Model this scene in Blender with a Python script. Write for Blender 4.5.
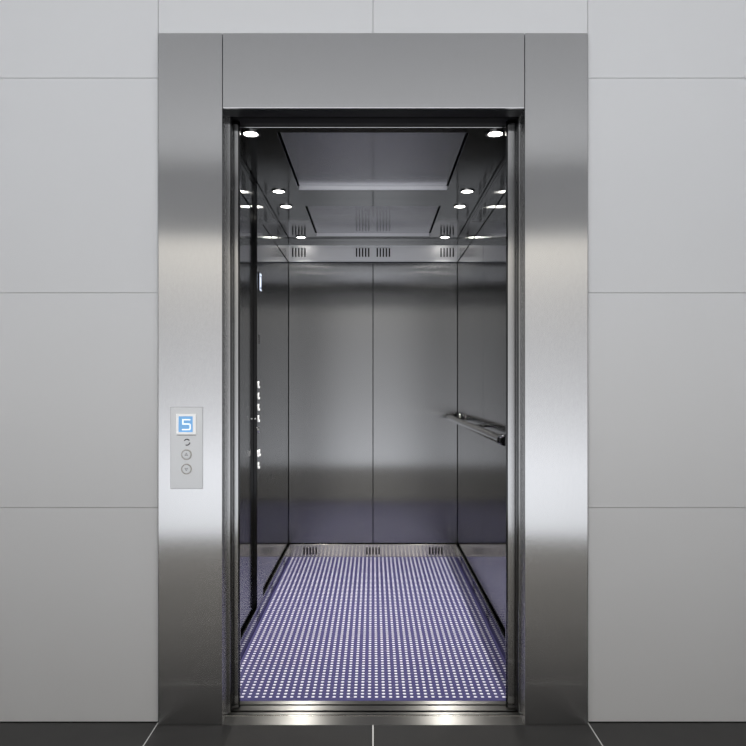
import bpy, bmesh, math, random
from mathutils import Vector, Matrix
random.seed(7)
for o in list(bpy.data.objects): bpy.data.objects.remove(o)
SC = bpy.context.scene
COL = SC.collection

# ---------------------------------------------------------------- camera
cam = bpy.data.objects.new('camera', bpy.data.cameras.new('camera'))
COL.objects.link(cam)
cam.location = (0.0, 0.0, 1.157)
cam.rotation_euler = (math.radians(90), 0, 0)
cam.data.sensor_width = 36
cam.data.lens = 36 * 700 / 746
cam.data.shift_y = 12 / 746
cam.data.clip_start = 0.05
SC.camera = cam

# ---------------------------------------------------------------- daylight (through an added, unseen window wall behind the camera)
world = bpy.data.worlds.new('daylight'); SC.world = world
world.use_nodes = True
wn, wl = world.node_tree.nodes, world.node_tree.links
wn.clear()
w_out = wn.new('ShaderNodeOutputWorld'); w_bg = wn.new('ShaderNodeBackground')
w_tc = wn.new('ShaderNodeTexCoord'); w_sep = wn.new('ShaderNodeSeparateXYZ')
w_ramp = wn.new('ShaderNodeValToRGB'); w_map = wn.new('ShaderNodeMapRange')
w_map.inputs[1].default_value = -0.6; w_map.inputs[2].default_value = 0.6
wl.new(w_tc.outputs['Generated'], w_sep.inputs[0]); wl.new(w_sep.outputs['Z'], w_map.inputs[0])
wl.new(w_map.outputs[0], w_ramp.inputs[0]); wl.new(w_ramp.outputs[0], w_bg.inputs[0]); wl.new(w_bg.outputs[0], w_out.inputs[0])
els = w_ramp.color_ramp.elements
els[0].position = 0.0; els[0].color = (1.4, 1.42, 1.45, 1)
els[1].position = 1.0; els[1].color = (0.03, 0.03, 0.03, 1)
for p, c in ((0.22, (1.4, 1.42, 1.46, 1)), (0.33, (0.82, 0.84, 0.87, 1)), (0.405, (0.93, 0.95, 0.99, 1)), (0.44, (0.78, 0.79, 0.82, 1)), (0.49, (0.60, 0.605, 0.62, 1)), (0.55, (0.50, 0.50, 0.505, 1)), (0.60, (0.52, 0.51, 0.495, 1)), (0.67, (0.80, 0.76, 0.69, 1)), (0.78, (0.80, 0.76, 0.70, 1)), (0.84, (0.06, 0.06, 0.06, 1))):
    e = els.new(p); e.color = c  # elevation bands shaped for the lobby light and the steel reflections
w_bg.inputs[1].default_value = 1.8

LOBBY_W, LOBBY_H, LOBBY_BACK = 2.6, 2.75, -0.45     # half width, ceiling height, y of the added window wall
portal = bpy.data.objects.new('window_daylight', bpy.data.lights.new('window_daylight', 'AREA'))
COL.objects.link(portal)
portal.data.shape = 'RECTANGLE'; portal.data.size = 4.8; portal.data.size_y = 2.26
portal.data.cycles.is_portal = True  # samples light through the added window
portal.location = (0, LOBBY_BACK - 0.02, 1.14); portal.rotation_euler = (math.radians(90), 0, 0)

SC.view_settings.view_transform = 'Standard'; SC.view_settings.look = 'None'
SC.view_settings.exposure = 0.0; SC.view_settings.gamma = 1.0
SC.view_settings.use_curve_mapping = False

CAR_LAMP_WATT = 3.1

# ---------------------------------------------------------------- materials
MATS = {}
def mat(name, color, rough=0.5, metal=0.0, spec=0.5, emit=None, emit_s=0.0, coat=0.0):
    m = bpy.data.materials.new(name); m.use_nodes = True
    b = m.node_tree.nodes['Principled BSDF']
    b.inputs['Base Color'].default_value = (*color, 1)
    b.inputs['Roughness'].default_value = rough
    b.inputs['Metallic'].default_value = metal
    b.inputs['Specular IOR Level'].default_value = spec
    b.inputs['Coat Weight'].default_value = coat
    if emit:
        b.inputs['Emission Color'].default_value = (*emit, 1); b.inputs['Emission Strength'].default_value = emit_s
    MATS[name] = m
    return m

def steel(name, color, rough, grain=(900, 900, 14), amp=0.05, bump=0.02, var=0.06, aniso=0.0, tangent=None):
    """brushed steel: fine noise stretched along the brushing direction drives colour, roughness and bump"""
    m = mat(name, color, rough, 1.0)
    n, l = m.node_tree.nodes, m.node_tree.links
    b = n['Principled BSDF']
    tc = n.new('ShaderNodeTexCoord'); mp = n.new('ShaderNodeMapping'); mp.inputs['Scale'].default_value = grain
    ns = n.new('ShaderNodeTexNoise'); ns.inputs['Scale'].default_value = 1.0; ns.inputs['Detail'].default_value = 3
    l.new(tc.outputs['Object'], mp.inputs[0]); l.new(mp.outputs[0], ns.inputs['Vector'])
    r = n.new('ShaderNodeMapRange'); r.inputs[3].default_value = rough - amp; r.inputs[4].default_value = rough + amp
    l.new(ns.outputs[0], r.inputs[0]); l.new(r.outputs[0], b.inputs['Roughness'])
    cr = n.new('ShaderNodeMapRange'); cr.inputs[3].default_value = 1 - var; cr.inputs[4].default_value = 1 + var
    l.new(ns.outputs[0], cr.inputs[0])
    vm = n.new('ShaderNodeVectorMath'); vm.operation = 'SCALE'; vm.inputs[0].default_value = color
    l.new(cr.outputs[0], vm.inputs['Scale']); l.new(vm.outputs[0], b.inputs['Base Color'])
    if tangent:
        tv = n.new('ShaderNodeCombineXYZ')
        for i in range(3): tv.inputs[i].default_value = tangent[i]
        l.new(tv.outputs[0], b.inputs['Tangent']); b.inputs['Anisotropic'].default_value = aniso
    if bump:
        bp = n.new('ShaderNodeBump'); bp.inputs['Strength'].default_value = bump; bp.inputs['Distance'].default_value = 0.001
        l.new(ns.outputs[0], bp.inputs['Height']); l.new(bp.outputs[0], b.inputs['Normal'])
    return m

X, Y, Z = (1, 0, 0), (0, 1, 0), (0, 0, 1)
STEEL_FRAME = steel('brushed_steel_frame', (0.55, 0.55, 0.555), 0.22, (260, 260, 70), 0.03, 0.03, 0.05, 1.0, X)
STEEL_JAMB = steel('polished_steel_jamb', (0.42, 0.42, 0.42), 0.16, (400, 400, 6), 0.0, 0.0, 0.0, 0.9, X)
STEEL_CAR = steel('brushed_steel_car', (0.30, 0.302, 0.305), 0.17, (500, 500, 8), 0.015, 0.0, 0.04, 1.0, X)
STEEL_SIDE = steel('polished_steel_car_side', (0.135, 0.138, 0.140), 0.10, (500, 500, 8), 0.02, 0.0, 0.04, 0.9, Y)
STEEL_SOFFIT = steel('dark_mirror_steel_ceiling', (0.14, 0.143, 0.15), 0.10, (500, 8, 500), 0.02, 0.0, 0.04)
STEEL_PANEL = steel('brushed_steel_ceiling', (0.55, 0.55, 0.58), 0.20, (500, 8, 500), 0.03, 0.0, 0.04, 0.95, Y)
STEEL_FRIEZE = steel('brushed_steel_frieze', (0.78, 0.78, 0.80), 0.46, (8, 8, 500), 0.03, 0.0, 0.04, 0.3, X)
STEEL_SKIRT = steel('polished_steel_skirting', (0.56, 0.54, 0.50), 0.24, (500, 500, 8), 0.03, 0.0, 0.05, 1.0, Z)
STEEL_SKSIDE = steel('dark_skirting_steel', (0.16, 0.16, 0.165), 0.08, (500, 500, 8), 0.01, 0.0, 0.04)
STEEL_SILL = steel('sill_steel', (0.27, 0.265, 0.25), 0.33, (4, 600, 600), 0.03, 0.0, 0.05, 1.0, Y)
CHROME = mat('chrome', (0.85, 0.84, 0.82), 0.06, 1.0)
RAILSTEEL = mat('handrail_steel', (0.25, 0.25, 0.255), 0.12, 1.0)
BLACK = mat('black_void', (0.008, 0.008, 0.009), 0.6, 0, 0.2)
BLACKGLOSS = mat('black_gloss', (0.006, 0.006, 0.007), 0.12, 0, 0.5)
DARKPAINT_SHADE = mat('dark_paint_and_shade', (0.006, 0.0062, 0.0065), 0.5, 0, 0.25)
PLATE = mat('call_plate_aluminium', (0.60, 0.605, 0.61), 0.3, 0.6)
WHITE_PLASTIC = mat('white_plastic', (0.9, 0.9, 0.9), 0.35, 0, 0.5, (1, 1, 1), 0.28)  # slight glow added so the display frame looks whiter
SCREEN = mat('blue_screen', (0.1, 0.3, 0.6), 0.3, 0, 0.5, (0.20, 0.40, 0.62), 0.58)
DIGIT = mat('lit_digit', (1, 1, 1), 0.4, 0, 0.5, (0.92, 0.96, 1.0), 0.75)
LENS = mat('lamp_lens', (1, 1, 1), 0.4, 0, 0.5, (1.0, 0.97, 0.90), 14.0)
DISPLAY_GLOW = mat('car_display_glow', (0.5, 0.55, 0.7), 0.3, 0, 0.5, (0.75, 0.82, 1.0), 1.1)
BUTTON_GLOW = mat('lit_button_ring', (0.9, 0.9, 0.9), 0.3, 0, 0.5, (1, 0.98, 0.95), 0.9)
DARKMARK = mat('engraved_mark_and_shadow', (0.18, 0.18, 0.18), 0.4, 0.5)
CEIL = mat('lobby_ceiling_paint', (0.86, 0.86, 0.86), 0.9)
GROUT = mat('panel_backing', (0.7, 0.7, 0.7), 0.8)

def wall_material():
    m = mat('lobby_wall_panel', (0.85, 0.855, 0.86), 0.42, 0, 0.35)
    n, l = m.node_tree.nodes, m.node_tree.links
    tc = n.new('ShaderNodeTexCoord'); ns = n.new('ShaderNodeTexNoise'); ns.inputs['Scale'].default_value = 2.2
    ns.inputs['Detail'].default_value = 6
    l.new(tc.outputs['Object'], ns.inputs['Vector'])
    mx = n.new('ShaderNodeMix'); mx.data_type = 'RGBA'
    mx.inputs[6].default_value = (0.76, 0.762, 0.768, 1); mx.inputs[7].default_value = (0.79, 0.792, 0.798, 1)
    l.new(ns.outputs[0], mx.inputs[0]); l.new(mx.outputs[2], n['Principled BSDF'].inputs['Base Color'])
    return m
WALL = wall_material()

def math_node(n, l, op, a, b=None):
    k = n.new('ShaderNodeMath'); k.operation = op
    for i, v in enumerate((a, b)):
        if v is None: continue
        if isinstance(v, (int, float)): k.inputs[i].default_value = v
        else: l.new(v, k.inputs[i])
    return k.outputs[0]

MOD = 0.7365
def floor_material():
    m = mat('dark_floor_tile', (0.05, 0.05, 0.05), 0.16, 0, 0.25)
    n, l = m.node_tree.nodes, m.node_tree.links
    tc = n.new('ShaderNodeTexCoord'); geo = n.new('ShaderNodeNewGeometry'); sp = n.new('ShaderNodeSeparateXYZ'); l.new(geo.outputs['Position'], sp.inputs[0])
    def seam(src, off):
        a = math_node(n, l, 'DIVIDE', math_node(n, l, 'ADD', src, off), MOD)
        f = math_node(n, l, 'ABSOLUTE', math_node(n, l, 'SUBTRACT', math_node(n, l, 'FRACT', a), 0.5))
        return math_node(n, l, 'LESS_THAN', f, 0.0026)
    s = math_node(n, l, 'MAXIMUM', seam(sp.outputs['X'], MOD * 10.5), seam(sp.outputs['Y'], MOD * 10.5 - 2.05))
    ns = n.new('ShaderNodeTexNoise'); ns.inputs['Scale'].default_value = 9; ns.inputs['Detail'].default_value = 8
    l.new(tc.outputs['Object'], ns.inputs['Vector'])
    t = n.new('ShaderNodeMix'); t.data_type = 'RGBA'
    t.inputs[6].default_value = (0.048, 0.048, 0.048, 1); t.inputs[7].default_value = (0.060, 0.058, 0.056, 1)
    l.new(ns.outputs[0], t.inputs[0])
    mx = n.new('ShaderNodeMix'); mx.data_type = 'RGBA'
    l.new(s, mx.inputs[0]); l.new(t.outputs[2], mx.inputs[6]); mx.inputs[7].default_value = (0.85, 0.85, 0.83, 1)
    l.new(mx.outputs[2], n['Principled BSDF'].inputs['Base Color'])
    return m
FLOOR = floor_material()

DOT = 0.0262
def mat_material():
    m = mat('violet_dotted_mat', (0.1, 0.1, 0.25), 0.6, 0, 0.3)
    n, l = m.node_tree.nodes, m.node_tree.links
    b = n['Principled BSDF']
    tc = n.new('ShaderNodeTexCoord'); sp = n.new('ShaderNodeSeparateXYZ'); l.new(tc.outputs['Object'], sp.inputs[0])
    def cell(src, off):
        a = math_node(n, l, 'DIVIDE', math_node(n, l, 'ADD', src, off), DOT)
        return math_node(n, l, 'SUBTRACT', math_node(n, l, 'FRACT', a), 0.5)
    cx = cell(sp.outputs['X'], DOT * 60); cy = cell(sp.outputs['Y'], 1.0544 + DOT * 10)
    p = 3.0
    d = math_node(n, l, 'ADD', math_node(n, l, 'POWER', math_node(n, l, 'ABSOLUTE', cx), p), math_node(n, l, 'POWER', math_node(n, l, 'ABSOLUTE', cy), p))
    dot = math_node(n, l, 'MULTIPLY', math_node(n, l, 'LESS_THAN', d, 0.228 ** p), math_node(n, l, 'GREATER_THAN', sp.outputs['Y'], -1.052))
    # faint random light flecks woven across the mat
    mp = n.new('ShaderNodeMapping'); mp.inputs['Scale'].default_value = (18, 60, 1); l.new(tc.outputs['Object'], mp.inputs[0])
    ns = n.new('ShaderNodeTexNoise'); ns.inputs['Scale'].default_value = 1.6; ns.inputs['Detail'].default_value = 5; ns.inputs['Roughness'].default_value = 0.75
    l.new(mp.outputs[0], ns.inputs['Vector'])
    r = n.new('ShaderNodeMapRange'); r.inputs[1].default_value = 0.58; r.inputs[2].default_value = 0.70; l.new(ns.outputs[0], r.inputs[0])
    base = n.new('ShaderNodeMix'); base.data_type = 'RGBA'
    base.inputs[6].default_value = (0.062, 0.055, 0.178, 1); base.inputs[7].default_value = (0.27, 0.26, 0.34, 1)
    l.new(r.outputs[0], base.inputs[0])
    mx = n.new('ShaderNodeMix'); mx.data_type = 'RGBA'
    l.new(dot, mx.inputs[0]); l.new(base.outputs[2], mx.inputs[6]); mx.inputs[7].default_value = (0.95, 0.95, 1.0, 1)
    l.new(mx.outputs[2], b.inputs['Base Color'])
    return m
MATMAT = mat_material()

# ---------------------------------------------------------------- helpers
def link(name, bm, m, parent=None, bevel=0.0, smooth=False, loc=None, segs=2):
    me = bpy.data.meshes.new(name)
    bmesh.ops.recalc_face_normals(bm, faces=bm.faces)
    bm.to_mesh(me); bm.free()
    me.materials.append(m)
    if smooth:
        for p in me.polygons: p.use_smooth = True
    o = bpy.data.objects.new(name, me); COL.objects.link(o)
    if parent: o.parent = parent
    if loc is not None: o.location = loc
    if bevel:
        md = o.modifiers.new('bevel', 'BEVEL'); md.width = bevel; md.segments = segs; md.limit_method = 'ANGLE'
    return o

def empty(name, loc=(0, 0, 0)):
    o = bpy.data.objects.new(name, None); COL.objects.link(o); o.location = loc; o.empty_display_size = 0.1
    return o

def tag(o, label=None, cat=None, group=None, kind=None):
    for k, v in (('label', label), ('category', cat), ('group', group), ('kind', kind)):
        if v: o[k] = v
    return o

def copy_tree(o, parent=None):
    c = o.copy(); COL.objects.link(c)
    if parent: c.parent = parent
    for ch in [x for x in bpy.data.objects if x.parent == o]: copy_tree(ch, c)
    return c

def bx(bm, x0, x1, y0, y1, z0, z1):
    v = [bm.verts.new(p) for p in ((x0,y0,z0),(x1,y0,z0),(x1,y1,z0),(x0,y1,z0),(x0,y0,z1),(x1,y0,z1),(x1,y1,z1),(x0,y1,z1))]
    for f in ((0,3,2,1),(4,5,6,7),(0,1,5,4),(1,2,6,5),(2,3,7,6),(3,0,4,7)): bm.faces.new([v[i] for i in f])

def box(name, x0, x1, y0, y1, z0, z1, m, parent=None, bevel=0.0):
    """box whose object origin is at the middle of its base"""
    c = ((x0+x1)/2, (y0+y1)/2, z0)
    bm = bmesh.new(); bx(bm, x0-c[0], x1-c[0], y0-c[1], y1-c[1], 0, z1-z0)
    return link(name, bm, m, parent, bevel, loc=c)

def boxes(name, lst, m, parent=None, bevel=0.0):
    bm = bmesh.new()
    for b in lst: bx(bm, *b)
    return link(name, bm, m, parent, bevel)

def perforated(name, us, vs, holes, place, thick, m, parent=None):
    """sheet spanning us x vs with rectangular holes cut right through; place(u, v, d) maps to the world"""
    U = sorted(set([us[0], us[1]] + [h[0] for h in holes] + [h[1] for h in holes]))
    V = sorted(set([vs[0], vs[1]] + [h[2] for h in holes] + [h[3] for h in holes]))
    def solid(i, j):
        if i < 0 or j < 0 or i >= len(U)-1 or j >= len(V)-1: return False
        cu, cv = (U[i]+U[i+1])/2, (V[j]+V[j+1])/2
        return not any(h[0] < cu < h[1] and h[2] < cv < h[3] for h in holes)
    bm = bmesh.new(); cache = {}
    def vert(i, j, d):
        k = (i, j, d)
        if k not in cache: cache[k] = bm.verts.new(place(U[i], V[j], d))
        return cache[k]
    for i in range(len(U)-1):
        for j in range(len(V)-1):
            if not solid(i, j): continue
            for d in (0.0, thick): bm.faces.new([vert(i,j,d), vert(i+1,j,d), vert(i+1,j+1,d), vert(i,j+1,d)])
            for (di, dj, a, b) in ((-1,0,(i,j),(i,j+1)), (1,0,(i+1,j),(i+1,j+1)), (0,-1,(i,j),(i+1,j)), (0,1,(i,j+1),(i+1,j+1))):
                if not solid(i+di, j+dj):
                    bm.faces.new([vert(*a,0.0), vert(*b,0.0), vert(*b,thick), vert(*a,thick)])
    return link(name, bm, m, parent)

def slots(center, v0, v1, n=5, pitch=0.0205, w=0.0095):
    return [(center + (k-(n-1)/2)*pitch - w/2, center + (k-(n-1)/2)*pitch + w/2, v0, v1) for k in range(n)]

def disc_bm(r, h, seg=32, axis='z', r2=None):
    bm = bmesh.new()
    bmesh.ops.create_cone(bm, cap_ends=True, segments=seg, radius1=r, radius2=r if r2 is None else r2, depth=h)
    rot = {'z': Matrix.Identity(3), 'y': Matrix.Rotation(math.radians(90), 3, 'X'), 'x': Matrix.Rotation(math.radians(90), 3, 'Y')}[axis]
    bmesh.ops.rotate(bm, verts=bm.verts, matrix=rot)
    return bm

def ring_bm(ri, ro, h, seg=32, axis='z', a0=0.0, a1=360.0):
    bm = bmesh.new(); full = abs(a1-a0) >= 359.9
    N = seg if full else seg+1; rows = []
    for k in range(N):
        a = math.radians(a0 + (a1-a0)*k/seg); c, s = math.cos(a), math.sin(a)
        pts = [(ri*c, ri*s, -h/2), (ro*c, ro*s, -h/2), (ro*c, ro*s, h/2), (ri*c, ri*s, h/2)]
        rows.append([bm.verts.new(p) for p in pts])
    for k in range(seg):
        a, b = rows[k], rows[(k+1) % N]
        for q in range(4): bm.faces.new([a[q], a[(q+1)%4], b[(q+1)%4], b[q]])
    if not full:
        bm.faces.new(rows[0]); bm.faces.new(rows[-1][::-1])
    rot = {'z': Matrix.Identity(3), 'y': Matrix.Rotation(math.radians(90), 3, 'X'), 'x': Matrix.Rotation(math.radians(90), 3, 'Y')}[axis]
    bmesh.ops.rotate(bm, verts=bm.verts, matrix=rot)
    return bm

def tube_bm(pts, r, seg=20, sx=1.0):
    """round tube through points with capped ends"""
    bm = bmesh.new(); P = [Vector(p) for p in pts]; rows = []
    for i, p in enumerate(P):
        t = ((P[i+1]-p).normalized() if i == 0 else (p-P[i-1]).normalized() if i == len(P)-1 else ((P[i+1]-p).normalized()+(p-P[i-1]).normalized()).normalized())
        up = Vector((0, 0, 1)); a = t.cross(up).normalized(); b = a.cross(t).normalized()
        rows.append([bm.verts.new(p + a*math.cos(2*math.pi*k/seg)*r + b*math.sin(2*math.pi*k/seg)*r*sx) for k in range(seg)])
    for i in range(len(rows)-1):
        for k in range(seg): bm.faces.new([rows[i][k], rows[i][(k+1)%seg], rows[i+1][(k+1)%seg], rows[i+1][k]])
    bm.faces.new(rows[0][::-1]); bm.faces.new(rows[-1])
    return bm

def poly_bm(pts, place, h):
    bm = bmesh.new()
    a = [bm.verts.new(place(u, v, 0)) for u, v in pts]; b = [bm.verts.new(place(u, v, h)) for u, v in pts]
    bm.faces.new(a); bm.faces.new(b[::-1])
    for i in range(len(a)): bm.faces.new([a[i], a[(i+1)%len(a)], b[(i+1)%len(a)], b[i]])
    return bm

# ---------------------------------------------------------------- lobby shell
YF = 2.381      # front face of the steel frame
YW = 2.400      # face of the panelled wall
YS = 2.455      # back of the steel frame
OX0, OX1 = -0.513, 0.517
FX0, FX1, FZ = -0.731, 0.731, 2.354
LZ = 2.099

tag(box('floor', -LOBBY_W, LOBBY_W, LOBBY_BACK-0.1, YF+0.001, -0.06, 0.0, FLOOR), kind='structure')
tag(box('floor', -LOBBY_W, FX0, YF+0.001, YW+0.03, -0.06, 0.0, FLOOR), kind='structure')
tag(box('floor', FX1, LOBBY_W, YF+0.001, YW+0.03, -0.06, 0.0, FLOOR), kind='structure')
bpy.data.objects['floor']['kind'] = 'structure'
tag(box('ceiling', -LOBBY_W, LOBBY_W, LOBBY_BACK-0.1, YW+0.1, LOBBY_H, LOBBY_H+0.08, CEIL), kind='structure')
# panelled wall around the frame: every panel a bevelled slab, joints 3 mm
bm = bmesh.new(); g = 0.0010
for i in range(-4, 4):
    x0, x1 = i*MOD+g, (i+1)*MOD-g
    for j in range(0, 4):
        z0, z1 = (j*MOD+g if j else 0.003), min((j+1)*MOD-g, LOBBY_H)
        x0c, x1c = max(x0, -LOBBY_W), min(x1, LOBBY_W)
        if i in (-1, 0):
            if z1 < FZ: continue
            z0 = max(z0, FZ-0.004)
        bx(bm, x0c, x1c, YW, YW+0.018, z0, z1)
wall = link('wall_back', bm, WALL, bevel=0.0008)
tag(wall, kind='structure')
bm = bmesh.new()
for b in ((-LOBBY_W, FX0-0.008, YW+0.006, YW+0.05, 0, LOBBY_H), (FX1+0.008, LOBBY_W, YW+0.006, YW+0.05, 0, LOBBY_H), (FX0-0.008, FX1+0.008, YW+0.006, YW+0.05, FZ, LOBBY_H)):
    bx(bm, *b)
tag(link('wall_core', bm, GROUT), kind='structure'); bpy.data.objects['wall_core'].name = 'wall_behind_panels'
tag(box('wall_left', -LOBBY_W-0.1, -LOBBY_W, LOBBY_BACK-0.1, YW+0.05, 0, LOBBY_H, CEIL), kind='structure')
tag(box('wall_right', LOBBY_W, LOBBY_W+0.1, LOBBY_BACK-0.1, YW+0.05, 0, LOBBY_H, CEIL), kind='structure')
# black strips under the panels, standing in for the contact shadow
tag(box('contact_shadow_left', -LOBBY_W, FX0, YW+0.001, YW+0.006, 0, 0.003, BLACK), kind='structure')
tag(box('contact_shadow_right', FX1, LOBBY_W, YW+0.001, YW+0.006, 0, 0.003, BLACK), kind='structure')
# the opposite side of the lobby: full-width window added to light it, under a dark header
wm = mat('header_grey', (0.8, 0.795, 0.79), 0.7)
tag(boxes('wall_front', [(-LOBBY_W, LOBBY_W, LOBBY_BACK-0.1, LOBBY_BACK, 2.50, LOBBY_H), (-LOBBY_W, -2.4, LOBBY_BACK-0.1, LOBBY_BACK, 0, 2.50), (2.4, LOBBY_W, LOBBY_BACK-0.1, LOBBY_BACK, 0, 2.50)], CEIL), kind='structure')
tag(boxes('added_window_1', [(-2.4, 2.4, LOBBY_BACK-0.08, LOBBY_BACK-0.0, 2.27, 2.50), (-2.4, -2.35, LOBBY_BACK-0.08, LOBBY_BACK-0.02, 0, 2.27), (2.35, 2.4, LOBBY_BACK-0.08, LOBBY_BACK-0.02, 0, 2.27)], wm), kind='structure')

# ---------------------------------------------------------------- hoistway
sh = bmesh.new()
for b in ((-1.25, -1.2, YW+0.05, 4.95, -0.5, 2.9), (1.2, 1.25, YW+0.05, 4.95, -0.5, 2.9), (-1.2, 1.2, 4.9, 4.95, -0.5, 2.9),
          (-1.2, 1.2, YW+0.05, 4.9, 2.85, 2.9), (-1.2, 1.2, YW+0.05, 4.9, -0.5, -0.45), (-1.2, 1.2, YS-0.02, YS+0.02, -0.45, -0.062)):
    bx(sh, *b)
tag(link('wall_hoistway', sh, BLACK), kind='structure')

# ---------------------------------------------------------------- landing door frame
fr = empty('elevator_door_frame', (0, YF, 0))
tag(fr, 'brushed steel portal of two wide posts and a lintel around the open elevator', 'door frame')
def fpart(name, x0, x1, y0, y1, z0, z1, m, bev): 
    o = box(name, x0, x1, y0, y1, z0, z1, m, fr, bev); o.location = Vector(o.location) - Vector(fr.location); return o
fpart('post', FX0, OX0, YF, YS, 0.0, FZ, STEEL_FRAME, 0.0015)
fpart('post', OX1, FX1, YF, YS, 0.0, FZ, STEEL_FRAME, 0.0015)
fpart('lintel', OX0+0.002, OX1-0.002, YF, YS, LZ, FZ, STEEL_FRAME, 0.0015)

fpart('soffit_shade', OX0+0.001, OX1-0.001, YF+0.012, YS, LZ-0.0012, LZ-0.0001, DARKPAINT_SHADE, 0)  # thin dark plate added as shade on the lintel underside
# landing sill
ls = empty('landing_sill', (0, YF, 0))
tag(ls, 'steel threshold plate set in the lobby floor between the frame posts', 'door sill')
def lpart(name, *a):
    o = box(name, *a[:6], a[6], ls, a[7]); o.location = Vector(o.location) - Vector(ls.location); return o
lpart('threshold_plate', OX0, OX1, YF+0.0015, 2.447, -0.05, -0.0005, STEEL_SILL, 0.0006)
lpart('guide_rail', -0.9, 0.9, 2.456, 2.478, -0.05, -0.001, STEEL_SILL, 0.0006)
lpart('edge_strip', OX0, OX1, 2.4475, 2.4555, -0.05, 0.0012, STEEL_SKIRT, 0.001)

# landing door leaves, slid open behind the posts
def leaf(name, side, x_in, x_out, y0, y1, z0, z1, label, m):
    root = empty(name, (side*(x_in+x_out)/2, (y0+y1)/2, z0))
    cx = side*(x_in+x_out)/2; cy = (y0+y1)/2
    hw = (x_out-x_in)/2
    bm = bmesh.new(); bx(bm, -hw, hw, y0-cy, y1-cy, 0, z1-z0); link('door_panel', bm, m, root, 0.002)
    bm = bmesh.new()
    ex = -side*hw
    bx(bm, min(ex, ex-side*0.004), max(ex, ex-side*0.004), -0.006, 0.006, 0, z1-z0)
    link('edge_seal', bm, STEEL_SIDE, root, 0.001)
    tag(root, label, 'elevator door')
    return root
leaf('landing_door', -1, 0.5010, 0.98, 2.458, 2.480, 0.004, 2.16, 'landing door leaf slid open behind the left frame post, only its steel edge showing', STEEL_JAMB)
leaf('landing_door', 1, 0.5115, 0.98, 2.458, 2.480, 0.004, 2.16, 'landing door leaf slid open behind the right frame post, only its steel edge showing', STEEL_JAMB)
leaf('car_door', -1, 0.4800, 0.97, 2.494, 2.522, 0.004, 2.10, 'inner car door leaf slid open at the left of the cab entrance', STEEL_JAMB)
leaf('car_door', 1, 0.4800, 0.97, 2.494, 2.522, 0.004, 2.10, 'inner car door leaf slid open at the right of the cab entrance', STEEL_JAMB)

# ---------------------------------------------------------------- elevator car
CW, CY0, CY1, CH = 0.571, 2.53, 4.735, 2.125
CYF = 2.563
SEAM = 3.63
car = empty('elevator_car', (0, 0, 0))
tag(car, 'dark brushed steel elevator cab seen through the open doorway', 'elevator')
WB, WT, FT = 0.098, 1.988, 2.098
g = 0.002
for s in (-1, 1):
    for (y0, y1) in ((CYF+0.002, SEAM-g), (SEAM+g, CY1-0.0025)):
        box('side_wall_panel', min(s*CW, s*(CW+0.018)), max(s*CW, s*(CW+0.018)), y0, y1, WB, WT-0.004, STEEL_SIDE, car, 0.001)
for (x0, x1) in ((-CW+0.0025, -g), (g, CW-0.0025)):
    box('back_wall_panel', x0, x1, CY1, CY1+0.018, 0.087, WT-0.004, STEEL_CAR, car, 0.001)
# dark shell behind the panels
boxes('shell', [(-CW-0.04, -CW-0.022, CYF, CY1+0.05, -0.03, 2.22), (CW+0.022, CW+0.04, CYF, CY1+0.05, -0.03, 2.22),
                (-CW-0.04, CW+0.04, CY1+0.035, CY1+0.05, -0.03, 2.22), (-CW-0.04, CW+0.04, CYF, CY1+0.05, 2.20, 2.22)], BLACK, car)
# front returns beside the door opening, and the header
for s in (-1, 1):
    box('front_return', min(s*0.488, s*0.61), max(s*0.488, s*0.61), 2.530, CYF, 0.0, 2.12, STEEL_JAMB, car, 0.0015)
box('door_header', -0.98, 0.98, 2.492, CYF, 2.106, 2.30, BLACK, car, 0.001)
box('header_trim', -0.488, 0.488, CYF-0.004, CYF+0.003, 2.098, 2.1055, STEEL_JAMB, car, 0.0008)
# friezes with vent slots
VS0, VS1 = 2.020, 2.083
PR = 0.020
perforated('vented_frieze', (-CW+0.004, CW-0.004), (WT, FT), slots(-0.500, VS0, VS1)+slots(-0.070, VS0, VS1)+slots(0.070, VS0, VS1)+slots(0.500, VS0, VS1),
           lambda u, v, d: (u, CY1-PR+d, v), 0.02, STEEL_FRIEZE, car)
for s in (-1, 1):
    hs = []
    for c in (3.07, SEAM-0.07, SEAM+0.07, 4.19): hs += slots(c, VS0, VS1)
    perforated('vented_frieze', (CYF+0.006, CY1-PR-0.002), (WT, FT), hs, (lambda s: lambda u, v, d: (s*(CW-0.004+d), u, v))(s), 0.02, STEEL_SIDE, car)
box('frieze_upstand', -CW+0.002, CW-0.002, CY1, CY1+0.012, FT-0.01, CH-0.0006, STEEL_CAR, car)
for s in (-1, 1): box('frieze_upstand', min(s*CW, s*(CW+0.012)), max(s*CW, s*(CW+0.012)), CYF+0.006, CY1-0.001, FT-0.01, CH-0.0006, STEEL_SIDE, car)
# skirting with vent slots
SK = 0.080
perforated('skirting', (-CW+0.012, CW-0.012), (-0.003, SK), slots(-0.423, 0.016, 0.064)+slots(0.0, 0.016, 0.064, 5)+slots(0.423, 0.016, 0.064),
           lambda u, v, d: (u, 4.712+d, v), 0.004, STEEL_SKIRT, car)
box('skirting_cap', -CW+0.012, CW-0.012, 4.712, CY1+0.016, SK, SK+0.005, STEEL_SKIRT, car, 0.0015)
for s in (-1, 1):
    hs = []
    for c in (2.90, 3.40, 3.86, 4.40): hs += slots(c, 0.016, 0.064)
    perforated('skirting', (CYF+0.004, 4.706), (-0.003, SK), hs, (lambda s: lambda u, v, d: (s*(0.557+d), u, v))(s), 0.004, STEEL_SKSIDE, car)
    box('skirting_cap', min(s*0.557, s*(CW+0.016)), max(s*0.557, s*(CW+0.016)), CYF+0.004, 4.706, SK, SK+0.005, STEEL_SIDE, car, 0.0015)
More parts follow.
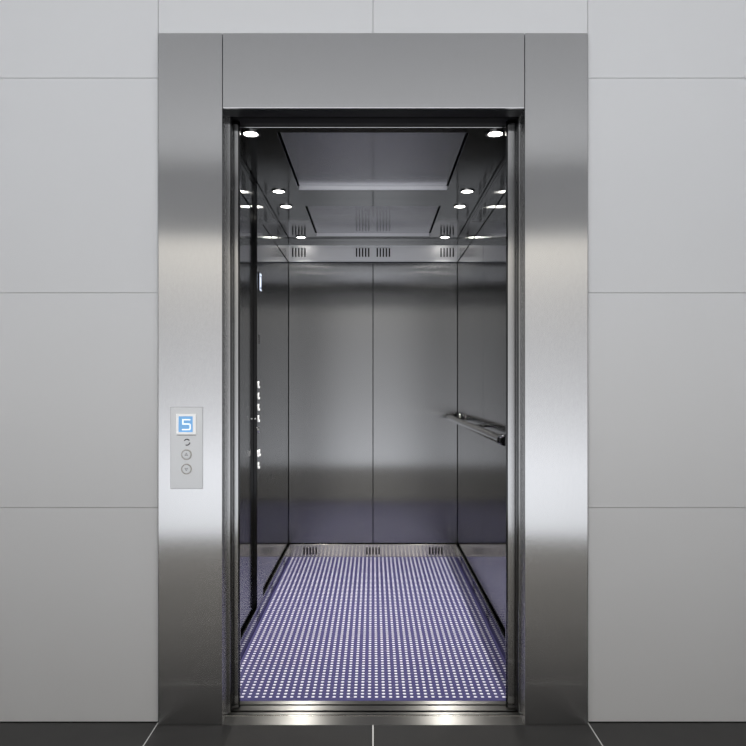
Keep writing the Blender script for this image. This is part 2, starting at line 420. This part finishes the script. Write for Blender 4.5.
# floor pan and car sill
box('floor_pan', -CW-0.02, CW+0.02, CYF, CY1+0.03, -0.03, -0.0035, DARKPAINT_SHADE, car)
boxes('car_sill', [(-0.9, 0.9, 2.492, 2.5285, -0.05, -0.001), (-0.52, 0.52, 2.5365, CYF-0.0005, -0.05, 0.0008), (-0.9, 0.9, 2.5285, 2.5365, -0.05, -0.02)], STEEL_SILL, car, 0.0008)
# ceiling: two framed soffit trays with raised panels
RX = 0.369
for (y0, y1, h0, h1) in ((CYF+0.004, SEAM-0.0012, 2.685, 3.475), (SEAM+0.0012, CY1+0.012, 3.785, 4.552)):
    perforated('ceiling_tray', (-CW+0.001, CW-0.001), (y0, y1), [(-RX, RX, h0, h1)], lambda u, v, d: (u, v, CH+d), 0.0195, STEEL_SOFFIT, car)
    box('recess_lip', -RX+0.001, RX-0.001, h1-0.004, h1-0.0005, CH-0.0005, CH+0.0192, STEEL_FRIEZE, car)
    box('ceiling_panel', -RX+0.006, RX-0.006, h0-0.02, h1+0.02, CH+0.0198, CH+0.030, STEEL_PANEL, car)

# ---------------------------------------------------------------- downlights
def make_downlight():
    root = empty('ceiling_downlight')
    link('trim_ring', ring_bm(0.027, 0.036, 0.005, 40), CHROME, root, 0.001, True, (0, 0, -0.0025))
    link('lens', disc_bm(0.0268, 0.003, 40), LENS, root, 0, False, (0, 0, -0.0020))
    ld = bpy.data.lights.new('downlight_bulb', 'AREA'); ld.shape = 'DISK'; ld.size = 0.05; ld.energy = CAR_LAMP_WATT
    ld.color = (1.0, 0.975, 0.94); ld.spread = math.radians(98)
    lo = bpy.data.objects.new('bulb', ld); COL.objects.link(lo); lo.parent = root; lo.location = (0, 0, -0.0045)
    return root
dl = make_downlight()
first = True
rows = [(2.690, 'nearest the door'), (3.490, 'second from the door'), (3.785, 'third from the door'), (4.572, 'nearest the rear wall')]
for s, side in ((-1, 'left'), (1, 'right')):
    for y, where in rows:
        o = dl if first else copy_tree(dl)
        first = False
        o.location = (s*0.470, y, CH)
        tag(o, 'lit round cab downlight in the %s ceiling strip, the one %s' % (side, where), 'ceiling light', 'downlights in the cab ceiling')

# ---------------------------------------------------------------- floor mat
mt = box('floor_mat', -0.5555, 0.5555, 2.5635, 4.711, -0.0035, 0.0005, MATMAT)
tag(mt, 'violet mat with rows of white dots covering the elevator floor', 'floor mat')

# ---------------------------------------------------------------- handrail
hr = empty('handrail', (0.5, 3.65, 0.944))
tag(hr, 'round polished steel handrail along the right wall of the elevator', 'handrail')
pts = [(0, 2.665-3.65, 0), (0, 2.72-3.65, 0), (0, 4.50-3.65, 0), (0, 4.60-3.65, 0)]
link('rail', tube_bm(pts, 0.0185, 28), RAILSTEEL, hr, 0, True)
link('end_cap', disc_bm(0.0188, 0.006, 28, 'y'), BLACKGLOSS, hr, 0.001, False, (0, 2.662-3.65, 0))
ep = [(0, 4.599-3.65, 0)] + [(0.03*(1-math.cos(a)), 4.60-3.65+0.03*math.sin(a), 0) for a in [math.radians(t) for t in (15, 30, 45, 60, 75, 90)]] + [(0.0705, 4.63-3.65, 0)]
link('elbow', tube_bm(ep, 0.0180, 24), RAILSTEEL, hr, 0, True)
link('wall_flange', disc_bm(0.028, 0.006, 28, 'x'), CHROME, hr, 0.001, False, (0.068, 4.63-3.65, 0))
for y in (2.95, 3.65, 4.35):
    b = link('bracket', tube_bm([(0.010, y-3.65, 0.0), (0.030, y-3.65, 0.0), (0.070, y-3.65, 0.0)], 0.007, 12), RAILSTEEL, hr, 0, True)
    f = link('flange', disc_bm(0.02, 0.005, 24, 'x'), RAILSTEEL, b, 0, False, (0.0685, y-3.65, 0.0))

# ---------------------------------------------------------------- car operating panel
CPX, CPY = -0.5620, 3.434
cp = empty('control_panel', (CPX, CPY, 0.088))
tag(cp, 'tall floor to ceiling control column with lit buttons on the left cab wall', 'control panel')
PZ0 = 0.088
def cpl(x, y, z): return (x-CPX, y-CPY, z-PZ0)
bm = bmesh.new(); bx(bm, -0.0085, 0.0065, -0.086, 0.086, 0, 2.122-PZ0); link('column_body', bm, BLACKGLOSS, cp, 0.001)
bm = bmesh.new(); bx(bm, 0.0065, 0.0085, -0.089, 0.089, 0.005, 2.120-PZ0); link('face_plate', bm, STEEL_SIDE, cp, 0.0006)
FX = CPX+0.0085
BY = 3.39
def zz(py): return 1.157-(py-385)/700*BY
d = link('floor_display', (lambda b: (bx(b, 0, 0.005, -0.030, 0.030, 0, 0.092), b)[1])(bmesh.new()), BLACKGLOSS, cp, 0.001, False, cpl(FX, 3.415, zz(291)))
bm = bmesh.new()
for q in ((-0.026, 0.026, 0.006, 0.012), (-0.026, 0.026, 0.080, 0.086), (-0.026, -0.021, 0.012, 0.080), (-0.010, 0.012, 0.022, 0.070)): bx(bm, 0.005, 0.0065, q[0], q[1], q[2], q[3])
link('lit_segments', bm, DISPLAY_GLOW, d)
bm = bmesh.new()
for i in range(5):
    for j in range(5):
        t = disc_bm(0.0024, 0.0012, 10, 'x'); me = bpy.data.meshes.new('t'); bmesh.ops.translate(t, verts=t.verts, vec=(0, (i-2)*0.0085+(0.004 if j % 2 else 0), (j-2)*0.0095)); t.to_mesh(me); bm.from_mesh(me); t.free(); bpy.data.meshes.remove(me)
link('speaker_grille', bm, BLACK, cp, 0, False, cpl(FX+0.0006, 3.40, zz(339)))
def car_button(y, z, lit=True):
    b = link('push_button', disc_bm(0.0125, 0.003, 28, 'x'), STEEL_SIDE, cp, 0.0008, False, cpl(FX+0.0015, y, z))
    link('button_ring', ring_bm(0.0135, 0.0175, 0.004, 28, 'x', -150, 60), BUTTON_GLOW if lit else CHROME, b, 0.0004, False, (0.0005, 0, 0))
    return b
for py in (384.5, 395.7, 407.0, 418.3, 429.5): car_button(BY, zz(py), py < 425)
for dy in (-0.020, 0.024): car_button(BY+dy, zz(452.8))
car_button(BY, zz(465))
k = link('key_switch', disc_bm(0.0045, 0.006, 24, 'y'), CHROME, cp, 0.001, False, cpl(CPX-0.001, CPY-0.088, zz(418.3)))
for (y, z) in ((3.374, 0.195), (3.470, 0.195)):
    link('screw', disc_bm(0.004, 0.003, 16, 'x'), CHROME, cp, 0, False, cpl(FX+0.001, y, z))

# ---------------------------------------------------------------- landing call panel
YP = YF - 0.0035
cl = empty('call_panel', (-0.6345, YF, 0.803))
tag(cl, 'slim grey call panel on the left frame post showing a lit 5', 'call panel')
def PX(px): return (px-373)/700*YP
def PZ(py): return 1.157-(py-385)/700*YP
def cll(x, y, z): return (x+0.6345, y-YF, z-0.803)
bm = bmesh.new(); x0, _, z0 = cll(PX(170.3), 0, PZ(489)); x1, _, z1 = cll(PX(202.6), 0, PZ(407)); bx(bm, x0, x1, -0.0035, 0, z0, z1)
link('plate', bm, PLATE, cl, 0.0012)
def place(u, v, d): x, y, z = cll(PX(u), YP-d, PZ(v)); return (x, y, z)
hs = [(PX(178.8), PX(193.2), PZ(432.1), PZ(416.2))]
dsp = perforated('display', (PX(176.6), PX(196.2)), (PZ(434.4), PZ(413.9)), hs, lambda u, v, d: cll(u, YP-0.006+d, v), 0.006, WHITE_PLASTIC, cl)
link('display_shadow', (lambda b: (bx(b, cll(PX(177.2), 0, 0)[0], cll(PX(196.0), 0, 0)[0], YP-0.005-YF, YP-YF, cll(0, 0, PZ(435.3))[2], cll(0, 0, PZ(434.45))[2]), b)[1])(bmesh.new()), DARKMARK, dsp)  # dark sliver standing in for the shadow under the display
bm = bmesh.new(); a = cll(PX(178.8), 0, PZ(432.1)); b = cll(PX(193.2), 0, PZ(416.2)); yy = YP-YF
bx(bm, a[0]+0.0002, b[0]-0.0002, yy-0.002, yy, a[2]+0.0002, b[2]-0.0002); link('screen', bm, SCREEN, dsp)
bm = bmesh.new()
def seg(u0, u1, v0, v1):
    p = cll(PX(u0), 0, PZ(v1)); q = cll(PX(u1), 0, PZ(v0)); bx(bm, p[0], q[0], yy-0.0032, yy-0.0021, p[2], q[2])
pts5 = [(190.5,419.1),(182.5,419.1),(182.5,424.5),(189.1,424.5),(189.9,425.3),(189.9,428.2),(189.1,429.0),(182.3,429.0),(182.3,430.1),(189.6,430.1),(191.0,428.7),(191.0,424.8),(189.6,423.4),(183.6,423.4),(183.6,420.2),(190.5,420.2)]
bm.free()
bm = poly_bm(pts5, lambda u, v, d: cll(PX(u), YP-0.0021-d, PZ(v)), 0.001)
link('digit', bm, DIGIT, dsp)
# key ring
kb = link('key_switch', disc_bm(0.0075, 0.002, 28, 'y'), PLATE, cl, 0.0004, False, cll(PX(187), YP-0.001, PZ(442.2)))
for a0, a1 in ((35, 150), (-115, -5)):
    link('ring_mark', ring_bm(0.0085, 0.0115, 0.0015, 20, 'y', a0, a1), BLACKGLOSS, kb, 0, False, (0, -0.0002, 0))
for py, up in ((454.6, 1), (469.0, -1)):
    b = link('call_button', disc_bm(0.0145, 0.004, 36, 'y'), PLATE, cl, 0.001, False, cll(PX(186.6), YP-0.002, PZ(py)))
    link('button_ring', ring_bm(0.0152, 0.0180, 0.0035, 36, 'y'), STEEL_SKIRT, b, 0.0006, False, (0, 0.0003, 0))
    r = 0.0068
    tri = [(r*math.cos(math.radians(t)), up*r*math.sin(math.radians(t))) for t in (90, 210, 330)]
    tr = [(0.55*u, 0.55*v) for u, v in tri]
    bm = bmesh.new()
    A = [[bm.verts.new((u, -0.002-d, v)) for u, v in L] for L in (tri, tr) for d in (0, 0.0009)]
    for i in range(3):
        j = (i+1) % 3
        for (p, q) in ((0, 1), (1, 3), (3, 2), (2, 0)): bm.faces.new([A[p][i], A[p][j], A[q][j], A[q][i]])
    link('arrow', bm, DARKMARK, b)
